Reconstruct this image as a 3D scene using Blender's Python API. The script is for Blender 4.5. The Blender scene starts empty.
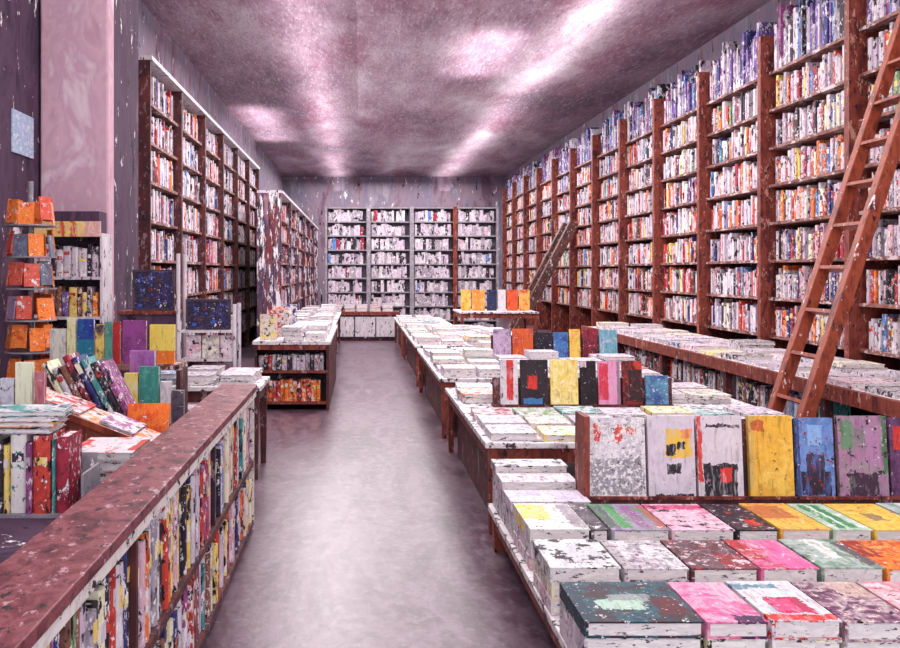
import bpy, math, random
from mathutils import Vector, Matrix
R = random.Random(7)
SC = bpy.context.scene
COL = SC.collection
PI = math.pi

# ------------------------------------------------------------------ camera, world, lights, exposure
EYE = 1.6
FPX = 900.0
cam_d = bpy.data.cameras.new('camera')
cam = bpy.data.objects.new('camera', cam_d); COL.objects.link(cam)
cam.location = (0, 0, EYE); cam.rotation_euler = (PI/2, 0, 0)
cam_d.sensor_width = 36; cam_d.lens = 36*FPX/900
cam_d.shift_x = 90/900; cam_d.shift_y = -52/900
cam_d.clip_end = 200
SC.camera = cam
SC.view_settings.view_transform = 'Standard'
SC.view_settings.look = 'None'
SC.view_settings.gamma = 1.0
SC.view_settings.use_curve_mapping = False
SC.view_settings.exposure = 0.22

w = bpy.data.worlds.new('daylight'); SC.world = w; w.use_nodes = True
w.node_tree.nodes['Background'].inputs[0].default_value = (0.95, 0.92, 1.0, 1)
w.node_tree.nodes['Background'].inputs[1].default_value = 1.9

def area(name, loc, rot, sx, sy, power, col=(1, .95, .96), spread=PI):
    d = bpy.data.lights.new(name, 'AREA'); d.shape = 'RECTANGLE'; d.size = sx; d.size_y = sy
    d.energy = power; d.color = col; d.spread = spread
    o = bpy.data.objects.new(name, d); COL.objects.link(o); o.location = loc; o.rotation_euler = rot
    return o
def spot(name, loc, rot, power, ang, blend, col=(1, .95, .96), size=.15):
    d = bpy.data.lights.new(name, 'SPOT'); d.energy = power; d.spot_size = ang; d.spot_blend = blend
    d.color = col; d.shadow_soft_size = size
    o = bpy.data.objects.new(name, d); COL.objects.link(o); o.location = loc; o.rotation_euler = rot
    return o
# room light in zones from the ceiling, the farthest added to brighten the back
for k, (yy, pw) in enumerate(((5.0, 330), (13, 430), (22, 520), (30, 520))):
    area('room_fill_light', (1.1, yy, 5.0), (0, 0, 0), 6.5, 7.0, pw)
# added up-facing fill with no fixture, brightening the ceiling
area('ceiling_fill', (1.2, 16, 3.9), (PI, 0, 0), 6.0, 32, 330, (1, .98, 1))
area('room_fill_light', (-.5, 15, 4.95), (0, -.5, 0), 1.2, 12, 230)  # added fill without a fixture, tilted left to brighten the left bookcases
# two long cove lights washing the ceiling along the aisles
area('cove_light_a', (-.82, 19, 4.66), (PI, 0, 0), .34, 32, 150, (1, .96, .98), 2.1)
area('cove_light_b', (3.20, 19, 4.66), (PI, 0, 0), .40, 32, 165, (1, .98, .98), 2.1)
# uplighters making the two pale pools on the ceiling
area('uplight', (2.05, 15.0, 4.3), (PI, 0, 0), .5, 3.0, 34, (1, .98, .98), 1.5)
area('uplight', (-2.3, 22.2, 4.3), (PI, 0, 0), .4, 5.0, 44, (1, .95, .97), 1.5)

# ------------------------------------------------------------------ helpers
def W(px, py, Y):
    """world x and z of a point seen at px,py standing Y metres down the room"""
    return (px-360)*Y/FPX, EYE-(py-272)*Y/FPX

def S(c):
    return tuple(((v/255)/12.92 if v/255 <= .04045 else ((v/255+.055)/1.055)**2.4) for v in c) + (1,)

class MB:
    def __init__(s): s.v = []; s.f = []; s.m = []
    def box(s, x0, x1, y0, y1, z0, z1, mi=0, M=None):
        return s.hexa([(x0,y0,z0),(x1,y0,z0),(x1,y1,z0),(x0,y1,z0),(x0,y0,z1),(x1,y0,z1),(x1,y1,z1),(x0,y1,z1)], mi, M)
    def hexa(s, p, mi=0, M=None):
        b = len(s.v)
        s.v += [tuple(M @ Vector(q)) for q in p] if M else p
        for f in ((0,3,2,1),(4,5,6,7),(0,1,5,4),(1,2,6,5),(2,3,7,6),(3,0,4,7)):
            s.f.append(tuple(b+i for i in f)); s.m.append(mi)
        return s
    def prism(s, poly, z0, z1, mi=0, M=None):
        b = len(s.v); n = len(poly)
        p = [(x, y, z0) for x, y in poly] + [(x, y, z1) for x, y in poly]
        s.v += [tuple(M @ Vector(q)) for q in p] if M else p
        s.f.append(tuple(b+i for i in reversed(range(n)))); s.m.append(mi)
        s.f.append(tuple(b+n+i for i in range(n))); s.m.append(mi)
        for i in range(n):
            j = (i+1) % n
            s.f.append((b+i, b+j, b+n+j, b+n+i)); s.m.append(mi)
        return s
    def bar(s, a, b, hw, hd, side, mi=0):
        """rectangular bar from a to b; hw half size along 'side', hd half size along the other normal"""
        a, b, side = Vector(a), Vector(b), Vector(side).normalized()
        n = (b-a).cross(side).normalized()
        p = []
        for c in (a, b):
            for i, j in ((-1,-1),(1,-1),(1,1),(-1,1)):
                p.append(tuple(c+side*hw*i+n*hd*j))
        return s.hexa(p, mi)
    def tube(s, a, b, r0, r1=None, n=12, mi=0):
        a, b = Vector(a), Vector(b); r1 = r0 if r1 is None else r1
        d = (b-a).normalized(); u = d.orthogonal().normalized(); v = d.cross(u)
        k = len(s.v)
        for c, r in ((a, r0), (b, r1)):
            for i in range(n):
                t = 2*PI*i/n
                s.v.append(tuple(c+u*r*math.cos(t)+v*r*math.sin(t)))
        s.f.append(tuple(k+i for i in reversed(range(n)))); s.m.append(mi)
        s.f.append(tuple(k+n+i for i in range(n))); s.m.append(mi)
        for i in range(n):
            j = (i+1) % n
            s.f.append((k+i, k+j, k+n+j, k+n+i)); s.m.append(mi)
        return s
    def build(s, name, mats, parent=None, bevel=0):
        me = bpy.data.meshes.new(name); me.from_pydata(s.v, [], s.f)
        for m in (mats if isinstance(mats, (list, tuple)) else [mats]): me.materials.append(m)
        me.polygons.foreach_set('material_index', s.m); me.update()
        o = bpy.data.objects.new(name, me); COL.objects.link(o)
        if parent: o.parent = parent
        if bevel:
            b = o.modifiers.new('bevel', 'BEVEL'); b.width = bevel; b.segments = 2; b.limit_method = 'ANGLE'
        return o

LABELS = {}
def tag(o, label, cat, group=None, kind=None):
    n = len(label.split())
    if label in LABELS: print('DUP LABEL', label)
    if not 4 <= n <= 16: print('LABEL LENGTH', n, label)
    LABELS[label] = 1
    o['label'] = label; o['category'] = cat
    if group: o['group'] = group
    if kind: o['kind'] = kind
    return o
def empty(name, loc, rz=0, rx=0):
    o = bpy.data.objects.new(name, None); COL.objects.link(o); o.location = loc; o.rotation_euler = (rx, 0, rz)
    o.empty_display_size = .1
    return o
def struct(o):
    o['kind'] = 'structure'; return o
ORD = ('first second third fourth fifth sixth seventh eighth ninth tenth eleventh twelfth thirteenth fourteenth fifteenth sixteenth '
       'seventeenth eighteenth nineteenth twentieth').split()
TENS = {2:'twenty', 3:'thirty', 4:'forty', 5:'fifty', 6:'sixty', 7:'seventy', 8:'eighty', 9:'ninety'}
def ordw(n):   # 1-based
    if n <= 20: return ORD[n-1]
    t, u = divmod(n, 10)
    if u == 0: return TENS[t][:-1]+'ieth'
    return TENS[t]+'-'+ORD[u-1]

# ------------------------------------------------------------------ materials
class NT:
    def __init__(s, name):
        s.mat = bpy.data.materials.new(name); s.mat.use_nodes = True
        s.t = s.mat.node_tree; s.b = s.t.nodes['Principled BSDF']
        s.b.inputs['Specular IOR Level'].default_value = .3
    def n(s, typ, **kw):
        x = s.t.nodes.new(typ)
        for k, v in kw.items(): setattr(x, k, v)
        return x
    def l(s, a, b): s.t.links.new(a, b)
    def coords(s, world=True, scale=(1,1,1), loc=(0,0,0)):
        if world:
            g = s.n('ShaderNodeNewGeometry').outputs['Position']
        else:
            g = s.n('ShaderNodeTexCoord').outputs['Object']
        m = s.n('ShaderNodeMapping'); m.inputs['Scale'].default_value = scale; m.inputs['Location'].default_value = loc
        s.l(g, m.inputs['Vector']); return m.outputs[0]
    def noise(s, vec, scale, detail=3, rough=.6, dist=0):
        x = s.n('ShaderNodeTexNoise'); x.inputs['Scale'].default_value = scale; x.inputs['Detail'].default_value = detail
        x.inputs['Roughness'].default_value = rough; x.inputs['Distortion'].default_value = dist
        s.l(vec, x.inputs['Vector']); return x.outputs[0]
    def ramp(s, fac, stops, interp='LINEAR'):
        r = s.n('ShaderNodeValToRGB'); cr = r.color_ramp; cr.interpolation = interp
        while len(cr.elements) < len(stops): cr.elements.new(.5)
        for e, (p, c) in zip(cr.elements, stops): e.position = p; e.color = c
        s.l(fac, r.inputs[0]); return r.outputs[0]
    def mix(s, fac, a, b):
        m = s.n('ShaderNodeMix', data_type='RGBA')
        if isinstance(fac, (int, float)): m.inputs[0].default_value = fac
        else: s.l(fac, m.inputs[0])
        for i, c in ((6, a), (7, b)):
            if isinstance(c, tuple): m.inputs[i].default_value = c
            else: s.l(c, m.inputs[i])
        return m.outputs[2]
    def thr(s, val, lo, hi):
        m = s.n('ShaderNodeMapRange'); m.inputs[1].default_value = lo; m.inputs[2].default_value = hi
        m.clamp = True; s.l(val, m.inputs[0]); return m.outputs[0]
    def math(s, op, a, b, c=None):
        m = s.n('ShaderNodeMath', operation=op)
        for i, v in enumerate((a, b, c)):
            if v is None: continue
            if isinstance(v, (int, float)): m.inputs[i].default_value = v
            else: s.l(v, m.inputs[i])
        return m.outputs[0]
    def done(s, col, rough=.6, bump=None, bstr=.25, bdist=.01):
        s.l(col, s.b.inputs['Base Color']); s.b.inputs['Roughness'].default_value = rough
        if bump is not None:
            b = s.n('ShaderNodeBump'); b.inputs['Strength'].default_value = bstr; b.inputs['Distance'].default_value = bdist
            s.l(bump, b.inputs['Height']); s.l(b.outputs[0], s.b.inputs['Normal'])
        return s.mat

def dabs(name, cols, scale=14, stretch=(1,1,.45), white=.0, dark=.0, rough=.6, fleck=34, world=True, seed=0, interp='LINEAR', wc=(232,226,230), dc=(34,26,36), bstr=.3):
    """brush-dabbed paint: a few colours in patches with pale and dark flecks"""
    t = NT(name)
    v = t.coords(world, stretch, (seed*3.7, seed*1.3, seed*2.1))
    n1 = t.noise(v, scale, 3, .65, .4)
    k = len(cols); lo, hi = .33, .67
    stops = [(lo+(hi-lo)*i/max(1, k-1), S(c)) for i, c in enumerate(cols)]
    if k == 1: stops = [(0, S(cols[0])), (1, S(cols[0]))]
    c = t.ramp(n1, stops, interp)
    v2 = t.coords(world, (stretch[0]*1.0, stretch[1]*1.0, stretch[2]*1.3), (9.1+seed, 4.2, 7.7))
    n2 = t.noise(v2, fleck, 4, .7)
    if white:
        c = t.mix(t.thr(n2, .66-white*.16, .70-white*.16), c, S(wc))
        n4 = t.noise(t.coords(world, stretch, (1.3, 5.8+seed, 6.1)), fleck*.35, 5, .75)
        c = t.mix(t.thr(n4, .64-white*.12, .67-white*.12), c, S(wc))
    if dark:
        n3 = t.noise(t.coords(world, stretch, (3.3, 8.8+seed, 1.1)), fleck*.8, 4, .7)
        c = t.mix(t.thr(n3, .66-dark*.16, .70-dark*.16), c, S(dc))
    return t.done(c, rough, n2, bstr, .006)

def rects(name, base, items, wx, hz, seed=0, noise=.05, flecks=None, flat=False, rough=.55):
    """a cover: base colours dabbed, then blocks (u0,u1,v0,v1,colour) across the front with ragged painted edges"""
    t = NT(name)
    v = t.coords(False, (1, 1, 1), (seed*1.7, seed*.9, seed*2.3))
    n1 = t.noise(v, 9, 3, .7, .5)
    k = len(base)
    c = t.ramp(n1, [(.36+.3*i/max(1, k-1), S(b)) for i, b in enumerate(base)] if k > 1 else [(0, S(base[0])), (1, S(base[0]))])
    tc = t.n('ShaderNodeTexCoord').outputs['Object']
    sp = t.n('ShaderNodeSeparateXYZ'); t.l(tc, sp.inputs[0])
    nu = t.math('MULTIPLY', t.math('SUBTRACT', t.noise(v, 22, 3, .7), .5), noise*4)
    nv = t.math('MULTIPLY', t.math('SUBTRACT', t.noise(t.coords(False, (1,1,1), (5+seed, 2, 7)), 22, 3, .7), .5), noise*4)
    u = t.math('ADD', t.math('MULTIPLY_ADD', sp.outputs[0], 1/wx, .5), nu)
    vv = t.math('ADD', t.math('MULTIPLY_ADD', sp.outputs[1 if flat else 2], 1/hz, .5 if flat else 0), nv)
    for (u0, u1, v0, v1, col) in items:
        a = t.math('COMPARE', u, (u0+u1)/2, abs(u1-u0)/2)
        b = t.math('COMPARE', vv, (v0+v1)/2, abs(v1-v0)/2)
        c = t.mix(t.math('MULTIPLY', a, b), c, S(col))
    n2 = t.noise(v, 60, 4, .7)
    st = t.noise(t.coords(False, (1, .22, .22) if flat else (1, 1, .2), (seed*1.1, 3, 6)), 34, 3, .7, .3)
    c = t.mix(t.math('MULTIPLY', t.thr(st, .52, .66), .6), c, S(base[-1]))
    c = t.mix(t.math('MULTIPLY', t.thr(st, .46, .34), .45), c, S(tuple(int(q*.55) for q in base[0])))
    for (thr, col, sc) in [(q[0]-.045, q[1], q[2]) for q in (flecks or [])] + [(.635, (232,226,226), 31), (.66, (40,30,40), 37)]:
        n3 = t.noise(t.coords(False, (1, 1, 1), (seed*2+sc, 4, sc*.3)), sc, 4, .75)
        c = t.mix(t.thr(n3, thr, thr+.03), c, S(col))
    return t.done(c, rough, n2, .3, .004)

# structure materials
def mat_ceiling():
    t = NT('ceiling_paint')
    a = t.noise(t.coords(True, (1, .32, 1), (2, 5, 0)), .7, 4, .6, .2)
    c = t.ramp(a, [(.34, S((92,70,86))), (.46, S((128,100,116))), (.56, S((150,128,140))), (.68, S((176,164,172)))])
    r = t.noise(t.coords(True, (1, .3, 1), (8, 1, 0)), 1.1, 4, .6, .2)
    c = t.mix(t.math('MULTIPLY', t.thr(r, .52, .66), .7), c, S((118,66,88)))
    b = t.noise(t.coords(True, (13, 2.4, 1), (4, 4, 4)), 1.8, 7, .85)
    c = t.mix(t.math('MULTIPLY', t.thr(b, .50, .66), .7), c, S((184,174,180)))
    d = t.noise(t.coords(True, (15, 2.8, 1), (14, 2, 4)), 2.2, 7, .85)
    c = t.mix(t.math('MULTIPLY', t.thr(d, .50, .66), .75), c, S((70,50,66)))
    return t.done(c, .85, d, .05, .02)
def mat_floor():
    t = NT('floor_paint')
    a = t.noise(t.coords(True, (1.5, .55, 1)), 1.2, 6, .7, .5)
    c = t.ramp(a, [(.34, S((50,29,42))), (.43, S((84,60,74))), (.51, S((110,90,102))), (.59, S((78,50,66))), (.68, S((130,114,124)))])
    b = t.noise(t.coords(True, (7, 5, 1), (4, 4, 4)), 2.0, 7, .8)
    c = t.mix(t.math('MULTIPLY', t.thr(b, .50, .66), .6), c, S((142,131,137)))
    d = t.noise(t.coords(True, (6, 5, 1), (11, 3, 4)), 2.0, 7, .8)
    c = t.mix(t.math('MULTIPLY', t.thr(d, .50, .64), .65), c, S((58,32,46)))
    return t.done(c, .30, d, .12, .004)
M = {}
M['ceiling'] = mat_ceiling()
M['floor'] = mat_floor()
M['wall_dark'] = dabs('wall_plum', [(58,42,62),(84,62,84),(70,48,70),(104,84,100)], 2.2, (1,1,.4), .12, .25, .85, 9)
M['wall_back'] = dabs('wall_slate', [(112,90,108),(144,124,138),(124,118,138),(160,148,156)], 1.6, (1,1,.35), .10, .2, .85, 9)
M['pillar'] = dabs('pillar_plaster', [(186,146,160),(204,168,180),(194,156,172),(216,194,202)], 3.5, (1,1,.5), .12, .0, .8, 12, wc=(206,184,192))
M['wood'] = dabs('red_wood', [(74,28,30),(116,50,42),(140,68,54),(94,38,38)], 9, (1,1,.4), .28, .35, .55, 22, wc=(190,140,128))
M['woodh'] = dabs('red_wood_boards', [(88,40,42),(120,66,58),(150,104,94),(70,44,48)], 9, (1,.5,1), .55, .45, .55, 16, wc=(206,190,190))
M['ledge'] = dabs('maroon_ledge', [(70,28,36),(110,48,56),(136,74,80),(90,36,46)], 13, (1,.6,1), .3, .42, .5, 30, wc=(176,140,146))
M['cream'] = dabs('cream_paint', [(214,204,196),(232,226,220),(198,184,182)], 12, (1,.6,1), 0, .55, .6, 30)
M['darkwood'] = dabs('dark_wood', [(52,32,38),(84,42,44),(110,54,52)], 8, (1,1,.5), .35, .3, .6, 20, wc=(150,120,124))
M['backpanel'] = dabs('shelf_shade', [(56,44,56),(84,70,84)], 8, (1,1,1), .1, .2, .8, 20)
M['tabletop'] = dabs('pale_tabletop', [(216,208,210),(232,228,228),(188,176,182)], 10, (1,1,1), .2, .75, .6, 20, dc=(70,50,60))
M['white_metal'] = dabs('white_enamel', [(222,216,220),(196,188,196)], 10, (1,1,.4), .2, .5, .5, 26)
M['ladder'] = dabs('ladder_wood', [(92,36,28),(134,58,38),(156,74,48),(110,44,34)], 10, (1,1,.35), .05, .2, .5, 24)
M['ladder_dark'] = dabs('dark_ladder_wood', [(60,40,42),(92,58,54),(116,76,68)], 10, (1,1,.4), .12, .2, .55, 24)
M['pages'] = dabs('page_edges', [(234,230,226),(216,208,208),(240,236,230)], 10, (1,1,3), 0, .45, .7, 24, dc=(84,70,80))
M['streaked'] = dabs('streaked_panel', [(70,44,56),(132,50,54),(92,74,88),(60,44,84),(150,110,118)], 9, (1,1,.16), .62, .5, .6, 18)
M['steel'] = dabs('grey_steel', [(130,124,134),(160,154,162)], 12, (1,1,1), .1, .2, .4, 24)

# spine colours: name -> list of dab colours
PAL = {
 'white': [(224,218,222),(200,188,200),(238,234,234)],
 'lilac': [(188,168,190),(210,194,208),(166,146,172)],
 'grey': [(140,128,142),(176,166,176),(112,100,114)],
 'pink': [(222,186,196),(206,158,174),(232,212,216)],
 'red': [(176,46,44),(206,72,58),(148,36,44)],
 'crimson': [(132,30,52),(164,44,66),(110,26,44)],
 'orange': [(224,98,40),(240,134,54),(200,70,40)],
 'yellow': [(230,196,84),(240,214,120),(212,164,70)],
 'cream': [(230,222,180),(238,232,206),(214,200,160)],
 'navy': [(36,36,92),(56,60,124),(28,28,64)],
 'blue': [(66,110,176),(98,146,204),(46,78,146)],
 'teal': [(50,128,132),(86,160,156),(38,96,110)],
 'green': [(98,140,92),(140,172,120),(70,106,80)],
 'violet': [(98,72,140),(126,98,166),(76,54,112)],
 'plum': [(122,52,106),(160,84,140),(96,42,84)],
 'black': [(32,26,34),(58,48,58),(22,18,26)],
 'brown': [(120,72,60),(150,100,82),(92,56,52)],
}
SP = {k: dabs('spine_'+k.replace(' ', '_'), v, 16, (1,1,.5), .50 if k not in ('white','cream') else 0, .62, .55, 34, seed=i) for i, (k, v) in enumerate(PAL.items())}
FAR = {k: dabs('far_spine_'+k.replace(' ', '_'), v, 9, (1,1,.6), .55 if k not in ('white','cream') else 0, .62, .6, 15, seed=i) for i, (k, v) in enumerate(PAL.items())}
def pick(wts):
    ks = list(wts); return R.choices(ks, [wts[k] for k in ks])[0]
W_RIGHT = {'white':30,'lilac':12,'grey':13,'pink':8,'red':14,'crimson':6,'orange':9,'yellow':2,'navy':4,'blue':3,'black':5,'brown':4,'cream':4,'green':1}
W_TOP = {'violet':12,'navy':7,'lilac':12,'grey':8,'plum':4,'white':6,'black':5,'blue':3}
W_LEFT = {'white':40,'grey':16,'lilac':14,'black':9,'red':9,'orange':4,'crimson':6,'navy':3,'blue':2,'pink':4,'violet':4}
W_BACK = {'white':34,'grey':34,'lilac':30,'pink':4,'black':6,'crimson':2,'blue':2}
W_ISLE = {'white':16,'cream':14,'pink':13,'lilac':8,'black':10,'navy':9,'red':8,'plum':8,'yellow':7,'orange':4,'teal':4,'blue':5,'green':4,'grey':6,'brown':7}
W_FLAT = {'white':44,'lilac':10,'cream':8,'pink':10,'grey':8,'red':3,'black':5,'blue':2,'yellow':3,'green':2,'orange':2,'teal':1}

# ------------------------------------------------------------------ book builders
def upright_shape(mb, t, h, d, M_=None, label=True, full=True, mi=(0, 1, 2), band=True):
    """book standing, spine towards local -Y, thickness along X, bottom at z=0"""
    if not full:
        mb.prism([(-t/2, .004), (-t/5, 0), (t/5, 0), (t/2, .004), (t/2, d), (-t/2, d)], 0, h, mi[0], M_); return mb
    bt = min(.0035, t*.15)
    mb.prism([(-t/2, .008), (-t/2*.7, .002), (-t/5, 0), (t/5, 0), (t/2*.7, .002), (t/2, .008), (t/2, .014), (-t/2, .014)], 0, h, mi[0], M_)
    mb.box(-t/2, -t/2+bt, .0141, d, 0, h, mi[0], M_)
    mb.box(t/2-bt, t/2, .0141, d, 0, h, mi[0], M_)
    mb.box(-t/2+bt, t/2-bt, .0142, d-.006, .004, h-.006, mi[1], M_)
    if label:
        z0 = h*R.uniform(.55, .75); mb.box(-t*.36, t*.36, -.0012, .004, z0, z0+h*R.uniform(.1, .18), mi[2], M_)
        if band and R.random() < .5: mb.box(-t*.36, t*.36, -.0012, .004, h*.12, h*.17, mi[2], M_)
    return mb
LABM = ['white','cream','black','yellow','grey','red']
def upright_book(name, loc, rz, t, h, d, colour, tilt=0, parent=None):
    lab = R.choice([c for c in LABM if c != colour]); has = R.random() < .7
    if name in ('shelved_book', 'stored_book', 'cabinet_book'):
        o = upright_shape(MB(), t, h, d, label=has).build(name, [SP[colour], M['pages'], SP[lab]])
    else:
        full = upright_shape(MB(), t, h, d, label=has, band=False); o = empty(name, (0, 0, 0))
        for mi, pn, mat in ((0, 'cover', SP[colour]), (1, 'pages', M['pages']), (2, 'title_label', SP[lab])):
            p = MB()
            for f, m in zip(full.f, full.m):
                if m == mi: p.f.append(f); p.m.append(0)
            if not p.f: continue
            used = sorted({q for f in p.f for q in f}); ix = {q: n for n, q in enumerate(used)}
            p.v = [full.v[q] for q in used]; p.f = [tuple(ix[q] for q in f) for f in p.f]
            p.build(pn, mat, o)
    o.location = loc; o.rotation_euler = (0, tilt, rz) if tilt else (0, 0, rz)
    return o

def flat_parts(w, d, t, cover, pages, parent=None, name='book', split=True):
    """closed book lying, spine on its left side (-X); footprint w x d centred, bottom at z=0"""
    bt = min(.006, t*.12)
    c = MB()
    c.box(-w/2, w/2, -d/2, d/2, 0, bt)
    c.box(-w/2, w/2, -d/2, d/2, t-bt, t)
    c.prism([(-w/2, -d/2), (-w/2+.012, -d/2), (-w/2+.012, d/2), (-w/2, d/2)], bt, t-bt)
    p = MB(); p.box(-w/2+.0125, w/2-.006, -d/2+.006, d/2-.006, bt+.0005, t-bt-.0005, 0 if split else 1)
    if split:
        r = empty(name, (0, 0, 0))
        c.build('cover', cover, r); p.build('pages', pages, r)
        return r
    c.v += []; b = len(c.v); c.v += p.v; c.f += [tuple(b+i for i in f) for f in p.f]; c.m += p.m
    return c.build(name, [cover, pages])

def face_book(name, loc, w, h, t, cover, tilt=.10, rz=0, split=True):
    """book shown face out: front cover towards local -Y, leaning back by tilt"""
    r = empty(name, loc, rz, -tilt)
    bt = .004
    c = MB(); c.box(-w/2, w/2, 0, bt, 0, h); c.box(-w/2, w/2, t-bt, t, 0, h); c.box(-w/2, -w/2+.006, bt, t-bt, 0, h)
    c.build('cover', cover, r)
    p = MB(); p.box(-w/2+.0065, w/2-.005, bt+.0005, t-bt-.0005, .004, h-.004); p.build('pages', M['pages'], r)
    return r

def table(label, x0, x1, y0, y1, z, group, top=None, leg=.06, apron=.09, wood=None, th=.035, name='display_table'):
    r = empty(name, ((x0+x1)/2, (y0+y1)/2, 0)); cx, cy = (x0+x1)/2, (y0+y1)/2
    hx, hy = (x1-x0)/2, (y1-y0)/2; wood = wood or M['wood']
    MB().box(-hx, hx, -hy, hy, z-th, z).build('tabletop', top or M['tabletop'], r, .004)
    a = .03
    ap = MB(); ap.box(-hx+a, hx-a, -hy+a, -hy+a+.02, z-th-apron, z-th); ap.box(-hx+a, hx-a, hy-a-.02, hy-a, z-th-apron, z-th)
    ap.box(-hx+a, -hx+a+.02, -hy+a+.02, hy-a-.02, z-th-apron, z-th); ap.box(hx-a-.02, hx-a, -hy+a+.02, hy-a-.02, z-th-apron, z-th)
    ap.build('apron', wood, r)
    for sx in (-1, 1):
        for sy in (-1, 1):
            X, Y = sx*(hx-leg/2-.02), sy*(hy-leg/2-.02); k = leg/2; g = .72
            MB().hexa([(X-k*g,Y-k*g,0),(X+k*g,Y-k*g,0),(X+k*g,Y+k*g,0),(X-k*g,Y+k*g,0),(X-k,Y-k,z-th),(X+k,Y-k,z-th),(X+k,Y+k,z-th),(X-k,Y+k,z-th)]).build('leg', wood, r)
    if name == 'display_table' and z < .7 and z > .5: MB().box(-hx+.10, -hx+.12, -hy+.12, hy-.12, .0, z-th-.001).build('side_panel', M['darkwood'], r)  # dark sheet added inside the aisle edge, standing in for shade under the table
    tag(r, label, 'table', group)
    return r

# ------------------------------------------------------------------ the room
XL, XR, YN, YF, ZC = -2.9, 5.45, -.6, 34.0, 5.2
struct(MB().box(XL, XR, YN, YF, -.1, 0).build('floor', M['floor']))
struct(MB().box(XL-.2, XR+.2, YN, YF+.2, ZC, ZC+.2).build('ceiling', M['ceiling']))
struct(MB().box(XL-.2, XL, YN, 8.7, -.1, ZC).build('wall_left', M['wall_dark']))
struct(MB().box(XL-.2, XL, 8.7, YF, -.1, ZC).build('wall_left_rear', M['wall_back']))
struct(MB().box(XR, XR+.2, YN, YF, -.1, ZC).build('wall_right', M['wall_back']))
struct(MB().box(XL-.2, XR+.2, YF, YF+.2, -.1, ZC).build('wall_back', M['wall_back']))
# pink square pillar on the left
p = MB().box(-2.88, -2.265, 8.1, 8.3, 0, ZC).build('pillar', M['pillar'], None, .02); struct(p)
struct(MB().box(-2.88, -2.29, 8.301, 9.3, 0, ZC).build('pillar_shade_side', M['wall_dark']))  # shaded side of the pillar, its shade put in as a dark plum block
# skirting of both long walls
struct(MB().box(XL, XL+.02, 9.35, YF, 0, .15).build('baseboard_left', M['darkwood']))

# ------------------------------------------------------------------ bookcases
PITCH, Z0 = .46, .83
def bay(name, label, y0, y1, xf, xb, zs, top, group, face=-1, prot=.10, wood=None, board=None, upw=.09, cap=False, basez=0):
    """one bookcase bay along a long wall: open face at xf, back at xb"""
    r = empty(name, (xf, (y0+y1)/2, 0)); wood = wood or M['wood']; board = board or M['woodh']
    c = (y0+y1)/2
    lo, hi = min(xf, xb)-xf, max(xf, xb)-xf
    plo, phi = (lo-prot, hi) if face < 0 else (lo, hi+prot)
    for s in (-1, 1):
        ye = (y0 if s < 0 else y1)-c
        MB().box(plo, phi, ye if s < 0 else ye-upw/2, ye+upw/2 if s < 0 else ye, basez, top).build('upright', wood, r)
    for z in zs:
        MB().box(lo, hi, y0-c+upw/2+.001, y1-c-upw/2-.001, z-.035, z).build('shelf', board, r)
    xb_ = xb-xf
    b0, b1 = (xb_-.02, xb_) if face < 0 else (xb_, xb_+.02)
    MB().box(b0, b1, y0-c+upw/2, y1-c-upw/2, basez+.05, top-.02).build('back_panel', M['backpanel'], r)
    if cap: MB().box(plo-.02 if face < 0 else plo, phi if face < 0 else phi+.02, y0-c, y1-c, top+.001, top+.05).build('cornice', M['white_metal'], r)
    tag(r, label, 'bookcase', group)
    return r

def fill_row(y0, y1, zc, wts, tmin=.03, tmax=.07, leanp=.05, gap=.03):
    """yields (y centre, thickness, height, colour, lean) for one shelf"""
    y = y0+.012; out = []
    while y < y1-tmax-.02:
        t = R.uniform(tmin, tmax); h = zc*R.uniform(.62, .93)
        out.append((y+t/2, t, h, pick(wts)))
        y += t+.0025
        if R.random() < gap: y += R.uniform(.02, .12)
    return out

XS = 5.02        # open face of the right wall shelves
right_zs = [Z0+PITCH*i for i in range(8)]      # .83 .. 4.05
bay_y = [7.1+2.0*i for i in range(13)]         # 7.1 .. 31.1
BAYNAMES = ['rightmost, with the near ladder leaning on it', 'second from the right', 'third from the right', 'second beyond the near ladder',
 'third beyond the near ladder','fourth beyond the near ladder','just before the dark far ladder','behind the dark far ladder','first beyond the dark far ladder',
 'second beyond the dark far ladder','third beyond the dark far ladder','last before the back wall']
stuff_r = MB(); rmats = list(FAR); ridx = {k: i for i, k in enumerate(rmats)}
cand = []
for i in range(12):
    y0, y1 = bay_y[i], bay_y[i+1]
    bay('wall_bookcase', 'tall red-brown bookcase bay on right wall, '+BAYNAMES[i], y0, y1, XS, XR-.01, right_zs, 4.5, 'bookcase bays along the right wall')
    for s, z in enumerate(right_zs):
        topr = s == 7
        row = fill_row(y0+.05, y1-.05, .42, W_TOP if topr else W_RIGHT, *((.03, .075) if i < 3 else (.035, .09)))
        for n, (y, t, h, c) in enumerate(row):
            if topr: h = R.uniform(.3, .78)
            cand.append((i, s, n, len(row), y, z, t, h, c))
vis = sorted([k for k in cand if k[0] <= 1 and k[4]-k[6]/2 > 8.42 and k[1] < 7], key=lambda k: k[4])[:300]
vset = {(k[0], k[1], k[2]) for k in vis}
SHELF = ['lowest shelf','second shelf up','third shelf up','fourth shelf up','fifth shelf up','sixth shelf up','seventh shelf up']
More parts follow.
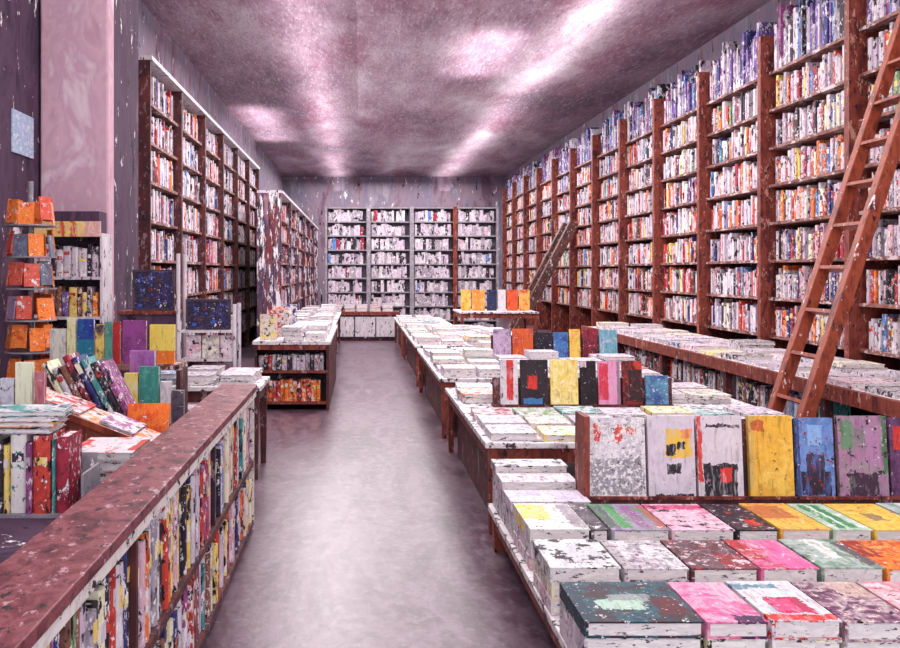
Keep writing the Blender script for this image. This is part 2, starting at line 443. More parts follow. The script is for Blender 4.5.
for (i, s, n, cnt, y, z, t, h, c) in cand:
    x = XS+.02+R.uniform(0, .035)
    if (i, s, n) in vset:
        o = upright_book('shelved_book', (x, y, z+.0005), -PI/2, t, h, .24, c)
        if i == 0: lab = '%s book, %s from left upright on %s of the rightmost wall bookcase' % (c, ordw(cnt-n), SHELF[s])
        else: lab = '%s book, %s from right upright on %s of second wall bookcase from right' % (c, ordw(n+1), SHELF[s])
        tag(o, lab, 'book', 'books shelved in the nearest right wall bookcases')
    else:
        Mx = Matrix.Translation((x, y, z+.0005)) @ Matrix.Rotation(-PI/2, 4, 'Z')
        upright_shape(stuff_r, t, h, .24, Mx, full=False, mi=(ridx[c],)*3)
o = stuff_r.build('shelved_books', [FAR[k] for k in rmats])
tag(o, 'rows of small mixed spines filling the right wall bookcases beyond the near ladder', 'books', None, 'stuff')

# left wall bookcases (tall, pale spines) behind the pillar
stuff_l = MB()
lz = [.37+.46*i for i in range(8)]
LN = ['first behind the pink pillar', 'second behind the pink pillar', 'third behind the pink pillar', 'fourth behind the pink pillar', 'fifth behind the pink pillar', 'sixth behind the pink pillar']
for i in range(6):
    y0 = 10.3+1.85*i
    bay('wall_bookcase', 'tall bookcase of white spines on left wall, '+LN[i], y0, y0+1.85, -2.45, XL+.01, lz, 4.03, 'bookcase bays along the left wall', face=1, prot=.05, upw=.08, cap=True, wood=M['darkwood'])
    for z in lz:
        for (y, t, h, c) in fill_row(y0+.05, y0+1.8, .42, W_LEFT, .035, .085):
            Mx = Matrix.Translation((-2.47-R.uniform(0, .03), y, z+.0005)) @ Matrix.Rotation(PI/2, 4, 'Z')
            upright_shape(stuff_l, t, h, .24, Mx, full=False, mi=(ridx[c],)*3)
# left aisle bookcases, lower, nearer the aisle
LN2 = ['first along the aisle', 'second along the aisle', 'third along the aisle', 'fourth along the aisle', 'fifth along the aisle', 'sixth along the aisle']
az = [.1+.42*i for i in range(7)]
for i in range(6):
    y0 = 16.6+2.4*i
    bay('aisle_bookcase', 'dark free-standing bookcase left of the aisle, '+LN2[i], y0, y0+2.4, -1.5, -1.9, az, 3.06, 'free-standing bookcases left of the aisle', face=1, prot=.05, upw=.08, cap=True, wood=M['streaked'])
    for z in az:
        for (y, t, h, c) in fill_row(y0+.05, y0+2.35, .38, {**W_LEFT, 'red': 18, 'crimson': 8, 'orange': 6, 'black': 10, 'navy': 6}, .04, .1):
            Mx = Matrix.Translation((-1.53-R.uniform(0, .03), y, z+.0005)) @ Matrix.Rotation(PI/2, 4, 'Z')
            upright_shape(stuff_l, t, h, .24, Mx, full=False, mi=(ridx[c],)*3)
o = stuff_l.build('shelved_books', [FAR[k] for k in rmats])
tag(o, 'rows of white and dark spines filling the bookcases on the left side', 'books', None, 'stuff')

# back partition of grey shelves
stuff_b = MB()
BN = ['leftmost of the four', 'second from the left', 'third from the left', 'rightmost of the four']
bw = 1.06
for i in range(4):
    x0 = -.85+bw*i; yb, yf_ = 22.4, 22.05
    r = empty('partition_bookcase', (x0+bw/2, yf_, 0))
    for s in (-1, 1):
        a = s*bw/2; MB().box(min(a, a-s*.05), max(a, a-s*.05), -.03, .35, 0, 3.2).build('upright', M['wood'] if (i, s) in ((2, 1), (3, -1)) else M['steel'], r)
    zz = [.08+.345*k for k in range(10)]
    for z in zz: MB().box(-bw/2+.051, bw/2-.051, 0, .33, z-.03, z).build('shelf', M['steel'], r)
    MB().box(-bw/2+.05, bw/2-.05, .33, .35, .02, 3.2).build('back_panel', M['wall_back'], r)
    tag(r, 'pale grey bookcase across the far end of the aisle, '+BN[i], 'bookcase', 'bookcases across the far end')
    for z in zz[:9]:
        for (y, t, h, c) in fill_row(x0+.06, x0+bw-.06, .33, W_BACK, .04, .1, gap=.01):
            upright_shape(stuff_b, t, h, .22, Matrix.Translation((y, yf_+.03, z+.0005)), full=False, mi=(ridx[c],)*3)
o = stuff_b.build('shelved_books', [FAR[k] for k in rmats])
tag(o, 'rows of pale grey spines filling the bookcases across the far end', 'books', None, 'stuff')

# ------------------------------------------------------------------ ladders
def ladder(label, fa, ta, rung, mat, nr, hw=.045, hd=.05):
    """fa, ta: foot and top of one rail; rung: vector to the other rail"""
    fa, ta, rung = Vector(fa), Vector(ta), Vector(rung)
    r = empty('library_ladder', fa)
    for k in (0, 1):
        MB().bar(rung*k, ta-fa+rung*k, hw, hd, rung).build('rail', mat, r, .006)
    d = ta-fa; n = d.cross(rung).normalized()
    for i in range(nr):
        c = d*((i+.7)/nr)
        MB().bar(c+rung.normalized()*hw, c+rung-rung.normalized()*hw, .045, .014, n).build('rung', mat, r)
    for k in (0, 1):
        q = rung*k+d
        hk = MB(); hk.tube(q, q+Vector((.10, 0, .02)), .012); hk.build('hook', M['steel'], r)
    tag(r, label, 'ladder')
    return r
ladder('red-brown wooden ladder leaning on the right wall shelves, nearest the viewer', (3.20, 7.29, 0), (4.83, 7.78, 4.15), (0, -.485, 0), M['ladder'], 12)
ladder('dark narrow wooden ladder leaning on the right shelves far down the room', (3.44, 20.5, 0), (4.87, 20.5, 2.72), (0, .7, 0), M['ladder_dark'], 9, .09, .10)

# ------------------------------------------------------------------ flat piles
FC = {k: dabs('cover_'+k.replace(' ', '_'), [v[0], v[1], PAL['white'][0] if k not in ('white', 'cream') else (176,166,178), v[2]], 13, (1,1,1), .42, .58, .5, 27, seed=20+i) for i, (k, v) in enumerate(PAL.items())}
def pile(cx, cy, z, w, d, n, where, group, colours=None, tmin=.03, tmax=.05, names=None, split=False, name='flat_book', wts=None, jit=.02):
    """n books lying on one another; where: words that place the pile. Returns the top height"""
    zz = z+.001
    for k in range(n):
        c = (colours or {}).get(k) or pick(wts or W_FLAT)
        t = R.uniform(tmin, tmax)
        ww, dd = w*R.uniform(.93, 1), d*R.uniform(.93, 1)
        o = flat_parts(ww, dd, t, FC[c], M['pages'], name=name, split=split)
        o.location = (cx+R.uniform(-jit, jit)*.5, cy+R.uniform(-jit, jit)*.5, zz); o.rotation_euler = (0, 0, R.uniform(-.06, .06)*(jit > .01))
        zz += t+.0008
        if n == 1: pos = ''
        elif k == n-1: pos = 'top of '
        elif k == 0: pos = 'bottom of '
        else: pos = ordw(k+1)+' up in '
        tag(o, '%s book, %s%s' % (c, pos, where), 'book', group)
    return zz

# ------------------------------------------------------------------ near right table with big art books in rows
table('low display table nearest on the right, under rows of big art books', .738, 2.80, 2.88, 5.22, .26, 'display tables right of the aisle', leg=.08)
G = 'art books in rows on the near low table'
def art(cx, y0, y1, w, z, t, mat, label):
    o = flat_parts(w, y1-y0, t, mat, M['pages'], name='art_book')
    o.location = (cx, (y0+y1)/2, z+.001); tag(o, label, 'book', G); return z+t
def cv(name, base, items, seed, w, d, flecks=None):
    return rects(name, base, items, w, d, seed, .06, flecks, True)
BK, WH = (26,20,28), (232,226,226)
rows = [
 # y0, y1, list of (x0, x1, material, words)
 (2.96, 3.34, [
  (.74, 1.13, cv('art_teal', [(20,60,78),(34,84,98),(60,26,32),(28,50,66)], [(.22,.62,.30,.55,(168,196,180)),(.35,.75,.50,.66,(140,150,146)),(.0,.12,0,1,(24,52,70)),(.72,.95,.15,.6,(92,28,34))], 1, .39, .38, [(.66,(206,214,206),26)]), 'dark teal and maroon art book with pale green smear, front left of near table'),
  (1.14, 1.345, cv('art_pink', [(216,72,128),(238,122,162),(226,168,192),(206,86,140)], [(.5,1,.0,.16,(56,36,76)),(.68,1,.5,1,(206,176,190))], 2, .2, .38, [(.68,(240,214,224),24)]), 'bright pink art book in the front row of near table'),
  (1.355, 1.585, cv('art_crimson', [(212,200,208),(226,220,222),(170,180,192)], [(0,1,0,.14,(212,52,44)),(.25,.8,.18,.56,(186,28,78)),(.3,.62,.24,.5,(226,66,120)),(0,.7,.8,.92,(92,136,148))], 3, .23, .38, [(.66,BK,30)]), 'pale art book with crimson block and red band, front row of near table'),
  (1.595, 1.83, cv('art_plum', [(96,48,82),(196,176,180),(128,80,110),(74,40,62)], [(.5,1,.6,1,(198,170,160))], 4, .24, .38, [(.62,(226,206,196),30),(.66,BK,22)]), 'purple and cream flecked art book, front row of near table'),
  (1.84, 2.08, cv('art_rose', [(224,206,210),(206,120,130),(190,170,180)], [], 5, .24, .38, [(.64,(168,40,48),24)]), 'white art book with rose smears, right end of front row')]),
 (3.50, 3.87, [
  (.74, 1.015, cv('art_swirl', [(210,206,208),(228,224,224),(168,164,170)], [(.25,.85,.1,.75,(198,196,200))], 6, .27, .37, [(.57,BK,11)]), 'white art book with black swirls, left end of the middle row'),
  (1.03, 1.28, cv('art_grey', [(196,186,192),(226,220,222),(150,142,150),(206,190,200)], [(.0,.16,0,1,(176,168,172))], 7, .25, .37, [(.6,(88,70,84),26)]), 'pale grey mottled art book in the middle row of near table'),
  (1.29, 1.55, cv('art_umber', [(66,34,44),(118,84,96),(96,40,44),(48,34,42)], [(.55,1,0,.5,(140,36,40))], 8, .26, .37, [(.62,(214,196,204),26),(.68,(196,52,44),20)]), 'dark umber art book with red corner, middle row of near table'),
  (1.56, 1.785, cv('art_magenta', [(198,52,84),(226,120,170),(178,40,48),(214,170,190)], [(.5,1,.0,1,(226,98,152)),(.0,.3,.3,1,(170,40,44))], 9, .22, .37, [(.66,(236,208,220),26)]), 'magenta and red striped art book, middle row of near table'),
  (1.795, 2.04, cv('art_sage', [(120,148,128),(176,190,182),(150,166,160),(96,120,104)], [(.4,.62,.3,1,(222,220,216)),(.8,1,.1,.9,(98,84,88))], 10, .24, .37, [(.66,WH,24)]), 'sage green art book with white streak, middle row of near table'),
  (2.05, 2.31, cv('art_orange', [(232,92,36),(240,136,52),(186,52,34),(230,160,80)], [(0,.3,.4,1,(150,40,36))], 11, .26, .37, [(.66,(92,60,50),24)]), 'glowing orange art book in the middle row of near table'),
  (2.32, 2.56, cv('art_bone', [(220,208,206),(200,182,188),(150,120,130)], [], 12, .26, .37, [(.64,(170,50,56),24)]), 'bone white art book at right end of the middle row')]),
 (4.02, 4.47, [
  (.76, 1.03, cv('art_yellow', [(214,210,206),(230,226,222),(186,180,184)], [(0,.5,.35,1,(238,200,84)),(.05,.4,.5,.9,(244,222,120)),(.75,1,0,1,(150,142,150))], 13, .27, .4, [(.66,BK,24)]), 'yellow-patched white art book, left end of the back row'),
  (1.035, 1.11, cv('art_black', [(40,32,40),(120,110,118)], [], 14, .1, .4, [(.62,WH,24)]), 'narrow black and grey book beside the yellow-patched one'),
  (1.125, 1.385, cv('art_green', [(88,150,96),(146,120,158),(170,150,180),(112,150,112)], [(0,.2,0,1,(92,104,98)),(.24,.42,0,1,(84,156,92)),(.55,.72,0,1,(152,84,148)),(.86,1,0,1,(176,90,80))], 15, .26, .4, [(.68,(214,208,214),24)]), 'green and violet striped art book in the back row'),
  (1.395, 1.675, cv('art_blush', [(218,168,188),(228,198,210),(200,120,150)], [(0,1,.82,1,(206,72,120))], 16, .28, .4, [(.6,BK,16),(.68,WH,24)]), 'blush pink art book with black spots in the back row'),
  (1.685, 1.87, cv('art_ink', [(30,24,32),(64,44,56),(24,20,28)], [(.5,.8,.1,.35,(206,48,44))], 17, .18, .4, [(.63,(206,190,200),20),(.67,(196,48,44),18)]), 'ink black art book with red spots in the back row'),
  (1.88, 2.105, cv('art_amber', [(222,160,62),(236,186,84),(196,110,60)], [(.0,.75,.38,.95,(190,112,66)),(0,1,0,.2,(238,186,76))], 18, .22, .4, [(.69,BK,24)]), 'amber and terracotta art book in the back row'),
  (2.115, 2.29, cv('art_leaf', [(206,214,204),(150,186,150),(226,226,220)], [(.2,.75,0,1,(62,136,84)),(.42,.52,0,1,(206,222,206))], 19, .17, .4, [(.67,WH,24)]), 'leaf green and white art book in the back row'),
  (2.30, 2.55, cv('art_gold', [(232,186,62),(240,206,98),(214,150,60)], [(.3,.6,.3,.6,(150,130,90))], 20, .24, .4, [(.68,(120,70,60),24)]), 'golden yellow art book in the back row'),
  (2.56, 2.76, cv('art_mint', [(190,200,196),(140,170,160),(220,216,218)], [], 21, .2, .4, [(.64,(70,60,80),24)]), 'minty grey art book at right end of the back row')]),
]
RN = ['front row', 'middle row', 'back row']
for ri, (y0, y1, lst) in enumerate(rows):
    for ci, (x0, x1, mat, label) in enumerate(lst):
        z = .261; w_ = x1-x0
        for k in range(2):
            t = R.uniform(.055, .068)
            c = R.choice(['white', 'cream', 'white', 'lilac', 'grey', 'pink'])
            o = flat_parts(w_*R.uniform(.95, 1), (y1-y0)*R.uniform(.96, 1), t, FC[c], M['pages'], name='art_book')
            o.location = ((x0+x1)/2, (y0+y1)/2+R.uniform(-.006, .006), z+.001); z += t+.001
            short = label.split(' art book')[0] + ' art book' if ' art book' in label else ' '.join(label.split(',')[0].split()[:7])
            tag(o, '%s book %s under the %s' % (c, ('at the bottom', 'in the middle')[k], short), 'book', 'books under the art books on the near table')
        art((x0+x1)/2, y0, y1, w_, z, .45-z-.001+R.uniform(-.004, .004), mat, label)
# left column running back past the rack
for k, (y0, y1, n, base, fl, words) in enumerate((
   (4.50, 4.74, 2, [(206,190,212),(222,212,226),(186,170,196)], [(.66,(80,60,84),24)], 'lilac art book lying beside the rack of upright covers'),
   (4.77, 4.98, 2, [(226,220,222),(206,186,196),(236,232,232)], [(.62,(70,56,66),20)], 'white art book with pink smears, second behind the lilac one'),
   (5.00, 5.19, 3, [(222,216,218),(190,184,190),(234,230,230)], [(.58,BK,16)], 'white and black flecked art book touching the next table'))):
    z = .261
    for j in range(n):
        c = R.choice(['white', 'cream', 'white', 'grey'])
        t = (.40+.035*k-z)/(n-j)-.0
        o = flat_parts(.38, y1-y0, t, FC[c], M['pages'], name='art_book'); o.location = (.955, (y0+y1)/2, z+.001); z += t+.001
        tag(o, '%s book %s up in the pile under the %s' % (c, ordw(j+1), ' '.join(words.split()[:4])), 'book', 'books under the art books on the near table')
    art(.955, y0, y1, .40, z, .05, cv('art_side_%d' % k, base, [], 30+k, .4, .22, fl), words)

# rack with the row of upright covers at the back of the near table
r = empty('book_rack', (1.98, 4.62, .26))
MB().box(-.835, -.805, -.02, .17, 0, .60).build('end_panel', M['wood'], r)
mb = MB(); mb.box(-.80, .84, .02, .16, 0, .17); mb.build('rack_base', M['darkwood'], r)
TL = .09
Mx = Matrix.Translation((0, .055, .172)) @ Matrix.Rotation(-TL, 4, 'X')
MB().box(-.80, .84, .0, .015, 0, .40, 0, Mx).build('back_board', M['darkwood'], r)
MB().box(-.80, .84, .002, .014, .1705, .186).build('lip', M['wood'], r)
tag(r, 'dark wooden rack holding the row of upright covers on near table', 'rack')
zr = .4335
def fo(name, base, items, seed, w_, h, flecks=None, noise=.035): return rects(name, base, items, w_, h, seed, noise, flecks)
faces = [
 (590, 648, .41, fo('face_scribble', [(214,208,212),(196,190,196),(228,224,226)], [(.08,.2,.72,.92,(206,60,48)),(.45,.62,.70,.92,(206,60,48)),(.55,.85,.80,.88,(214,96,70)),(0,1,.05,.5,(150,144,152))], 41, .28, .41, [(.56,(232,228,228),40),(.63,(84,74,84),30)]), 'white upright cover with red scribble over grey tangle, leftmost in rack'),
 (650, 698, .42, fo('face_lilac', [(206,196,206),(216,206,216),(196,186,198)], [(.38,.95,.5,.84,(232,190,72)),(.4,.6,.52,.66,(28,22,28)),(.62,.8,.6,.68,(28,22,28)),(.4,.7,.3,.42,(40,34,42)),(.15,.95,.0,.05,(36,30,38)),(.72,.95,.72,.84,(240,140,60))], 42, .24, .42, [(.70,(170,150,176),24)]), 'lilac upright cover with yellow and black blocks in middle'),
 (700, 746, .42, fo('face_black_red', [(222,214,218),(206,196,204)], [(.0,.1,.2,1,(206,56,48)),(.12,.88,.03,.42,(34,26,34)),(.5,.75,.2,.36,(214,52,44)),(.2,.95,.86,.9,(60,50,60))], 43, .23, .42, [(.66,(196,150,170),20)]), 'white upright cover with black square and red stain'),
 (752, 797, .42, fo('face_yellow', [(236,182,62),(226,168,60),(242,200,90)], [(.0,.12,.1,1,(206,170,96)),(.05,.35,.82,.94,(200,98,50))], 44, .23, .42, [(.66,(56,44,50),24)]), 'solid yellow upright cover in the rack'),
 (800, 838, .41, fo('face_blue', [(84,118,180),(116,150,206),(96,120,190)], [(.3,.7,.66,.92,(136,178,226)),(.1,.9,.04,.34,(44,34,48)),(.25,.75,.34,.55,(64,50,76)),(.0,.08,0,1,(60,70,130))], 45, .19, .41, [(.62,(146,40,44),26),(.66,(40,34,48),18)]), 'blue upright cover with dark hill shape in the rack'),
 (842, 892, .42, fo('face_mauve', [(128,126,124),(176,120,160),(146,150,140)], [(.05,.3,.6,.95,(106,140,110)),(.55,.85,.4,.85,(178,128,166)),(.2,.8,.02,.3,(70,44,66)),(.9,1,.3,1,(84,120,84))], 46, .25, .42, [(.62,(50,36,48),20),(.68,(214,190,206),24)]), 'mauve and green upright cover near right end of rack'),
 (894, 930, .41, fo('face_deep', [(84,48,82),(112,70,110),(60,36,62)], [(.1,.4,.6,.9,(206,60,46))], 47, .18, .41, [(.66,(206,190,206),24)]), 'deep purple upright cover at right end of the rack')]
for (a, b, h, mat, label) in faces:
    x0, _ = W(a, 0, 4.62); x1, _ = W(b, 0, 4.62)
    o = face_book('face_out_book', ((x0+x1)/2, 4.637, zr), x1-x0-.004, h, .030, mat, TL)
    tag(o, label, 'book', 'upright covers in the near rack')

# ------------------------------------------------------------------ second right table
zB = .565
table('display table behind the rack of upright covers, right of the aisle', .76, 3.05, 5.45, 8.05, zB, 'display tables right of the aisle')
GB = 'flat books on the second right table'
for ri, yy in enumerate((5.66, 6.06, 6.46)):
    for ci in range(7):
        x = .95+.31*ci
        cols = {0: {0:'white',1:'yellow',2:'white',3:'white',4:'pink',5:'white',6:'lilac'}, 1: {0:'white',1:'cream',2:'white',3:'black',4:'white',5:'grey',6:'white'}, 2: {0:'crimson',1:'green',2:'teal',3:'lilac',4:'yellow',5:'teal',6:'white'}}[ri][ci]
        pile(x, yy, zB, .29, .34, 1, 'lying %s from aisle in %s row behind the near rack' % (ordw(ci+1), ('first','second','third')[ri]), GB, {0: cols}, .035, .05)
r = empty('book_rack', (2.0, 6.86, zB))
MB().box(-.98, .40, .02, .14, 0, .02).build('rack_base', M['darkwood'], r)
MB().box(-.98, .40, .0, .012, 0, .20, 0, Matrix.Translation((0, .055, .021)) @ Matrix.Rotation(-TL, 4, 'X')).build('back_board', M['darkwood'], r)
tag(r, 'dark wooden rack of small upright covers on second right table', 'rack')
facesB = [
 (500, 518, .34, fo('face_b1', [(222,214,218),(196,186,194)], [(.35,.75,.1,1,(206,48,44))], 51, .13, .34, [(.64,BK,24)]), 'white upright cover with red stripe, leftmost on second table'),
 (520, 548, .34, fo('face_b2', [(36,28,34),(52,40,46)], [(.25,.6,.35,.65,(216,56,48)),(.1,.8,.0,.14,(64,120,176))], 52, .21, .34), 'black upright cover with red spot on second table'),
 (550, 578, .34, fo('face_b3', [(236,206,98),(242,226,150),(228,180,70)], [], 53, .21, .34, [(.62,(244,236,206),26),(.68,(90,76,70),24)]), 'bright yellow upright cover on second table'),
 (580, 596, .33, fo('face_b4', [(26,20,26),(44,34,40)], [(.0,.4,.86,1,(222,200,210))], 54, .12, .33), 'narrow black upright cover on second table'),
 (598, 620, .33, fo('face_b5', [(226,142,180),(218,160,190)], [(.0,.45,.1,.95,(206,54,74)),(.85,1,0,1,(140,120,140))], 55, .16, .33, [(.68,WH,24)]), 'pink and red upright cover on second table'),
 (622, 642, .33, fo('face_b6', [(196,60,44),(40,28,32),(150,40,40)], [(.3,1,.1,.8,(46,32,36))], 56, .15, .33, [(.68,WH,24)]), 'dark upright cover with red-orange edge on second table'),
 (645, 668, .22, fo('face_b7', [(104,160,186),(60,84,140)], [], 57, .16, .30, [(.64,WH,24)]), 'small cyan blue upright cover on second table')]
for (a, b, h, mat, label) in facesB:
    x0, _ = W(a, 0, 6.9); x1, _ = W(b, 0, 6.9)
    o = face_book('face_out_book', ((x0+x1)/2, 6.876, zB+.023), x1-x0-.004, h, .028, mat, TL)
    tag(o, label, 'book', 'upright covers on the second right table')
for ci in range(6):
    for ri, yy in enumerate((7.25, 7.7)):
        pile(.97+.36*ci, yy, zB, .32, .36, 2, 'pile %s from aisle, %s behind the small covers' % (ordw(ci+1), ('just','second')[ri]), GB, None, .03, .045)

# ------------------------------------------------------------------ third to fifth right tables
zC = .58
for (nm, y0, y1, x1) in (('third', 8.6, 12.0, 3.0), ('fourth', 12.5, 16.6, 2.6), ('fifth', 17.1, 20.4, 1.8)):
    table('display table %s from the front, right of the aisle' % nm, .76, x1, y0, y1, zC, 'display tables right of the aisle')
    stepx = .36 if nm != 'fifth' else .4; stepy = .42 if nm == 'third' else (.56 if nm == 'fourth' else .7)
    ny = int((y1-y0-.1)/stepy); nx = int((x1-.80)/stepx)
    for j in range(ny):
        yy = y0+.26+stepy*j
        if nm == 'third' and 10.3 < yy < 10.9: continue
        for i in range(min(nx, 6 if nm == 'third' else 4)):
            n = R.choice((1, 1, 2)) if nm != 'fifth' else 1
            pile(.96+stepx*i, yy, zC, stepx-.04, min(.4, stepy-.05), n, 'pile %s from aisle, row %s back on %s right table' % (ordw(i+1), ordw(j+1), nm), 'flat books on the %s right table' % nm, None, .04, .09, jit=.03)
r = empty('book_rack', (2.25, 10.45, zC))
MB().box(-.72, .72, .02, .14, 0, .02).build('rack_base', M['darkwood'], r)
MB().box(-.72, .72, .0, .012, 0, .26, 0, Matrix.Translation((0, .055, .021)) @ Matrix.Rotation(-TL, 4, 'X')).build('back_board', M['darkwood'], r)
tag(r, 'dark rack of coloured covers on third right table', 'rack')
cC = [(493,511,(196,170,200),(110,84,116),'lilac'), (512,533,(214,96,44),(190,70,50),'orange'), (534,552,(30,24,34),(60,48,60),'black'), (553,568,(74,124,184),(52,70,140),'blue'),
      (569,580,(238,208,96),(222,90,50),'yellow'), (582,597,(150,40,60),(50,36,44),'maroon'), (599,617,(112,176,196),(206,206,214),'pale cyan')]
for k, (a, b, c1, c2, nm) in enumerate(cC):
    x0, _ = W(a, 0, 10.5); x1, _ = W(b, 0, 10.5)
    o = face_book('face_out_book', ((x0+x1)/2, 10.466, zC+.023), x1-x0-.006, R.uniform(.29, .34), .03, fo('face_c%d' % k, [c1, c1, c2], [], 70+k, .2, .33, [(.66,WH,22)]), TL)
    tag(o, nm+' upright cover in rack on third right table', 'book', 'upright covers on the third right table')

# wall counter under the right bookcases
xa, xb_, ya, yb = 3.66, 4.90, 5.2, 14.9
c = empty('wall_counter', ((xa+xb_)/2, (ya+yb)/2, 0)); cx, cy = (xa+xb_)/2, (ya+yb)/2
MB().box(xa-cx+.05, xb_-cx, ya-cy, yb-cy, .66, .70).build('worktop', M['tabletop'], c)
MB().box(xa-cx, xa-cx+.05, ya-cy, yb-cy, .60, .715).build('front_rail', M['wood'], c)
MB().box(xa-cx+.03, xb_-cx, ya-cy, yb-cy, .30, .33).build('shelf', M['darkwood'], c)
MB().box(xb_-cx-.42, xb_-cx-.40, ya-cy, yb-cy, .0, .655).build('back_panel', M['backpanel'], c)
for k in range(6):
    yy = ya-cy+.04+(yb-ya-.08)*k/5
    MB().box(xa-cx+.02, xa-cx+.09, yy-.035, yy+.035, 0, .60).build('post', M['darkwood'], c)
tag(c, 'long pale counter with red-brown front rail below the right wall bookcases', 'counter')
k = 0
for i in range(17):
    yy = 5.5+.54*i
    for j, x in enumerate((3.98, 4.5)):
        pile(x, yy, .70, .40, .40, R.choice((1, 1, 2)), 'pile on wall counter, %s from its near end, %s' % (ordw(i+1), ('front edge', 'against bookcase')[j]), 'pale piles on the wall counter', None, .03, .07,
             wts={'white': 50, 'lilac': 12, 'grey': 9, 'pink': 10, 'cream': 7, 'navy': 2, 'black': 4, 'yellow': 2}, jit=.05)
y = 7.3; n = 0
while y < 14.4:
    t = R.uniform(.05, .10); h = R.uniform(.19, .25)
    cc = pick({'black': 30, 'brown': 14, 'grey': 16, 'crimson': 10, 'white': 12, 'navy': 8, 'blue': 3, 'teal': 3, 'red': 5})
    if not any(abs(y+t/2-(ya+.04+(yb-ya-.08)*q/5)) < .1 for q in range(6)):
        n += 1
        o = upright_book('stored_book', (xa+.10, y+t/2, .3305), -PI/2, t, h, .22, cc)
        tag(o, '%s book shelved under the wall counter, %s from its near end' % (cc, ordw(n)), 'book', 'books shelved under the wall counter')
    y += t+.004

# far right table with tall bright covers
table('far table with bright orange and yellow covers before the back bookcases', 1.95, 3.5, 17.6, 18.9, .82, 'display tables right of the aisle')
for k, (a, b, c1, c2, nm) in enumerate(((461,471,(238,196,90),(226,120,50),'yellow'), (472,485,(232,140,60),(240,206,120),'amber'), (487,497,(44,50,90),(30,26,36),'navy'), (498,506,(226,220,222),(200,190,200),'white'), (507,518,(226,96,50),(206,60,44),'orange'), (519,530,(240,190,96),(214,70,50),'red and yellow'))):
    x0, _ = W(a, 0, 18.2); x1, _ = W(b, 0, 18.2)
    o = face_book('face_out_book', ((x0+x1)/2, 18.2, .8215), x1-x0-.01, .42, .06, fo('face_f%d' % k, [c1, c1, c2], [], 90+k, .22, .42, [(.68,WH,16)]), .0)
    tag(o, nm+' upright cover on the far table before the back bookcases', 'book', 'bright covers on the far table')

# counter closing the end of the aisle
c = empty('cash_counter', (.1, 21.15, 0))
MB().box(-.78, .8, -.3, .3, .60, .68).build('worktop', M['wood'], c)
MB().box(-.74, .76, -.26, .28, .06, .599).build('cabinet_body', M['wall_dark'], c)
MB().box(-.70, .72, -.22, .28, 0, .06).build('plinth', M['darkwood'], c)
for k in range(3):
    MB().box(-.70+.49*k, -.24+.49*k, -.28, -.2605, .10, .56).build('panel', M['white_metal'], c)
tag(c, 'low counter with maroon top closing the far end of the aisle', 'counter')
for i in range(5):
    pile(-.55+.3*i, 21.1, .68, .26, .36, 2, 'pile %s from left on counter at the aisle end' % ordw(i+1), 'piles on the end counter', None, .05, .1, wts={'white': 40, 'cream': 6, 'lilac': 8, 'red': 4, 'black': 4})

# ------------------------------------------------------------------ left: low bookcase facing the aisle
ya, yb = 1.25, 5.62; xf = -.66
c = empty('low_bookcase', (xf, (ya+yb)/2, 0)); cy = (ya+yb)/2
MB().box(-.205, .02, ya-cy, yb-cy, .865, .90).build('ledge', M['ledge'], c, .004)
MB().box(.0, .012, ya-cy, yb-cy, .825, .864).build('cream_fascia', M['cream'], c)
MB().box(-.195, -.18, ya-cy+.02, yb-cy-.02, 0, .864).build('back_panel', M['darkwood'], c)
for z in (.06, .43): MB().box(-.179, .0, ya-cy+.031, yb-cy-.031, z-.03, z).build('shelf', M['darkwood'], c)
for k in range(2):
    yy = (ya-cy, yb-cy-.03)[k]; MB().box(-.179, .0, yy, yy+.03, 0, .864).build('end_panel', M['cream' if k else 'darkwood'], c)
for q in (1/3, 2/3):
    yy = ya-cy+(yb-ya)*q; MB().box(-.179, -.01, yy-.012, yy+.012, .43, .864).build('divider', M['darkwood'], c)
tag(c, 'long low bookcase with maroon ledge, left of the aisle nearest the viewer', 'bookcase')
DIV = [ya+(yb-ya)*q for q in (1/3, 2/3)]
for s, z, clear in ((0, .06, .33), (1, .43, .39)):
    row = []
    y = yb-.05
    while y > ya+.12:
        t = R.uniform(.022, .062) if s else R.uniform(.03, .07)
        if s and any(abs(y-t/2-d) < t/2+.016 for d in DIV): y -= .034; continue
        row.append((y-t/2, t, min(clear-.01, clear*R.uniform(.78, .985)), pick(W_ISLE))); y -= t+.002
    for n, (y, t, h, cc) in enumerate(row):
        if y < (1.62 if s else 2.55): continue
        o = upright_book('spine_out_book', (xf-R.uniform(.006, .03), y, z+.0006), PI/2, t, h, .14, cc)
        tag(o, '%s book, %s from far end in %s row of the low aisle bookcase' % (cc, ordw(n+1), ('lower', 'upper')[s]), 'book', 'spines facing the aisle in the low bookcase')

# table behind the ledge with racks and stacks
zt = .70
table('long table crowded with books behind the maroon ledge on the left', -2.25, -.875, 2.4, 5.7, zt, 'tables left of the aisle', top=M['wall_dark'])
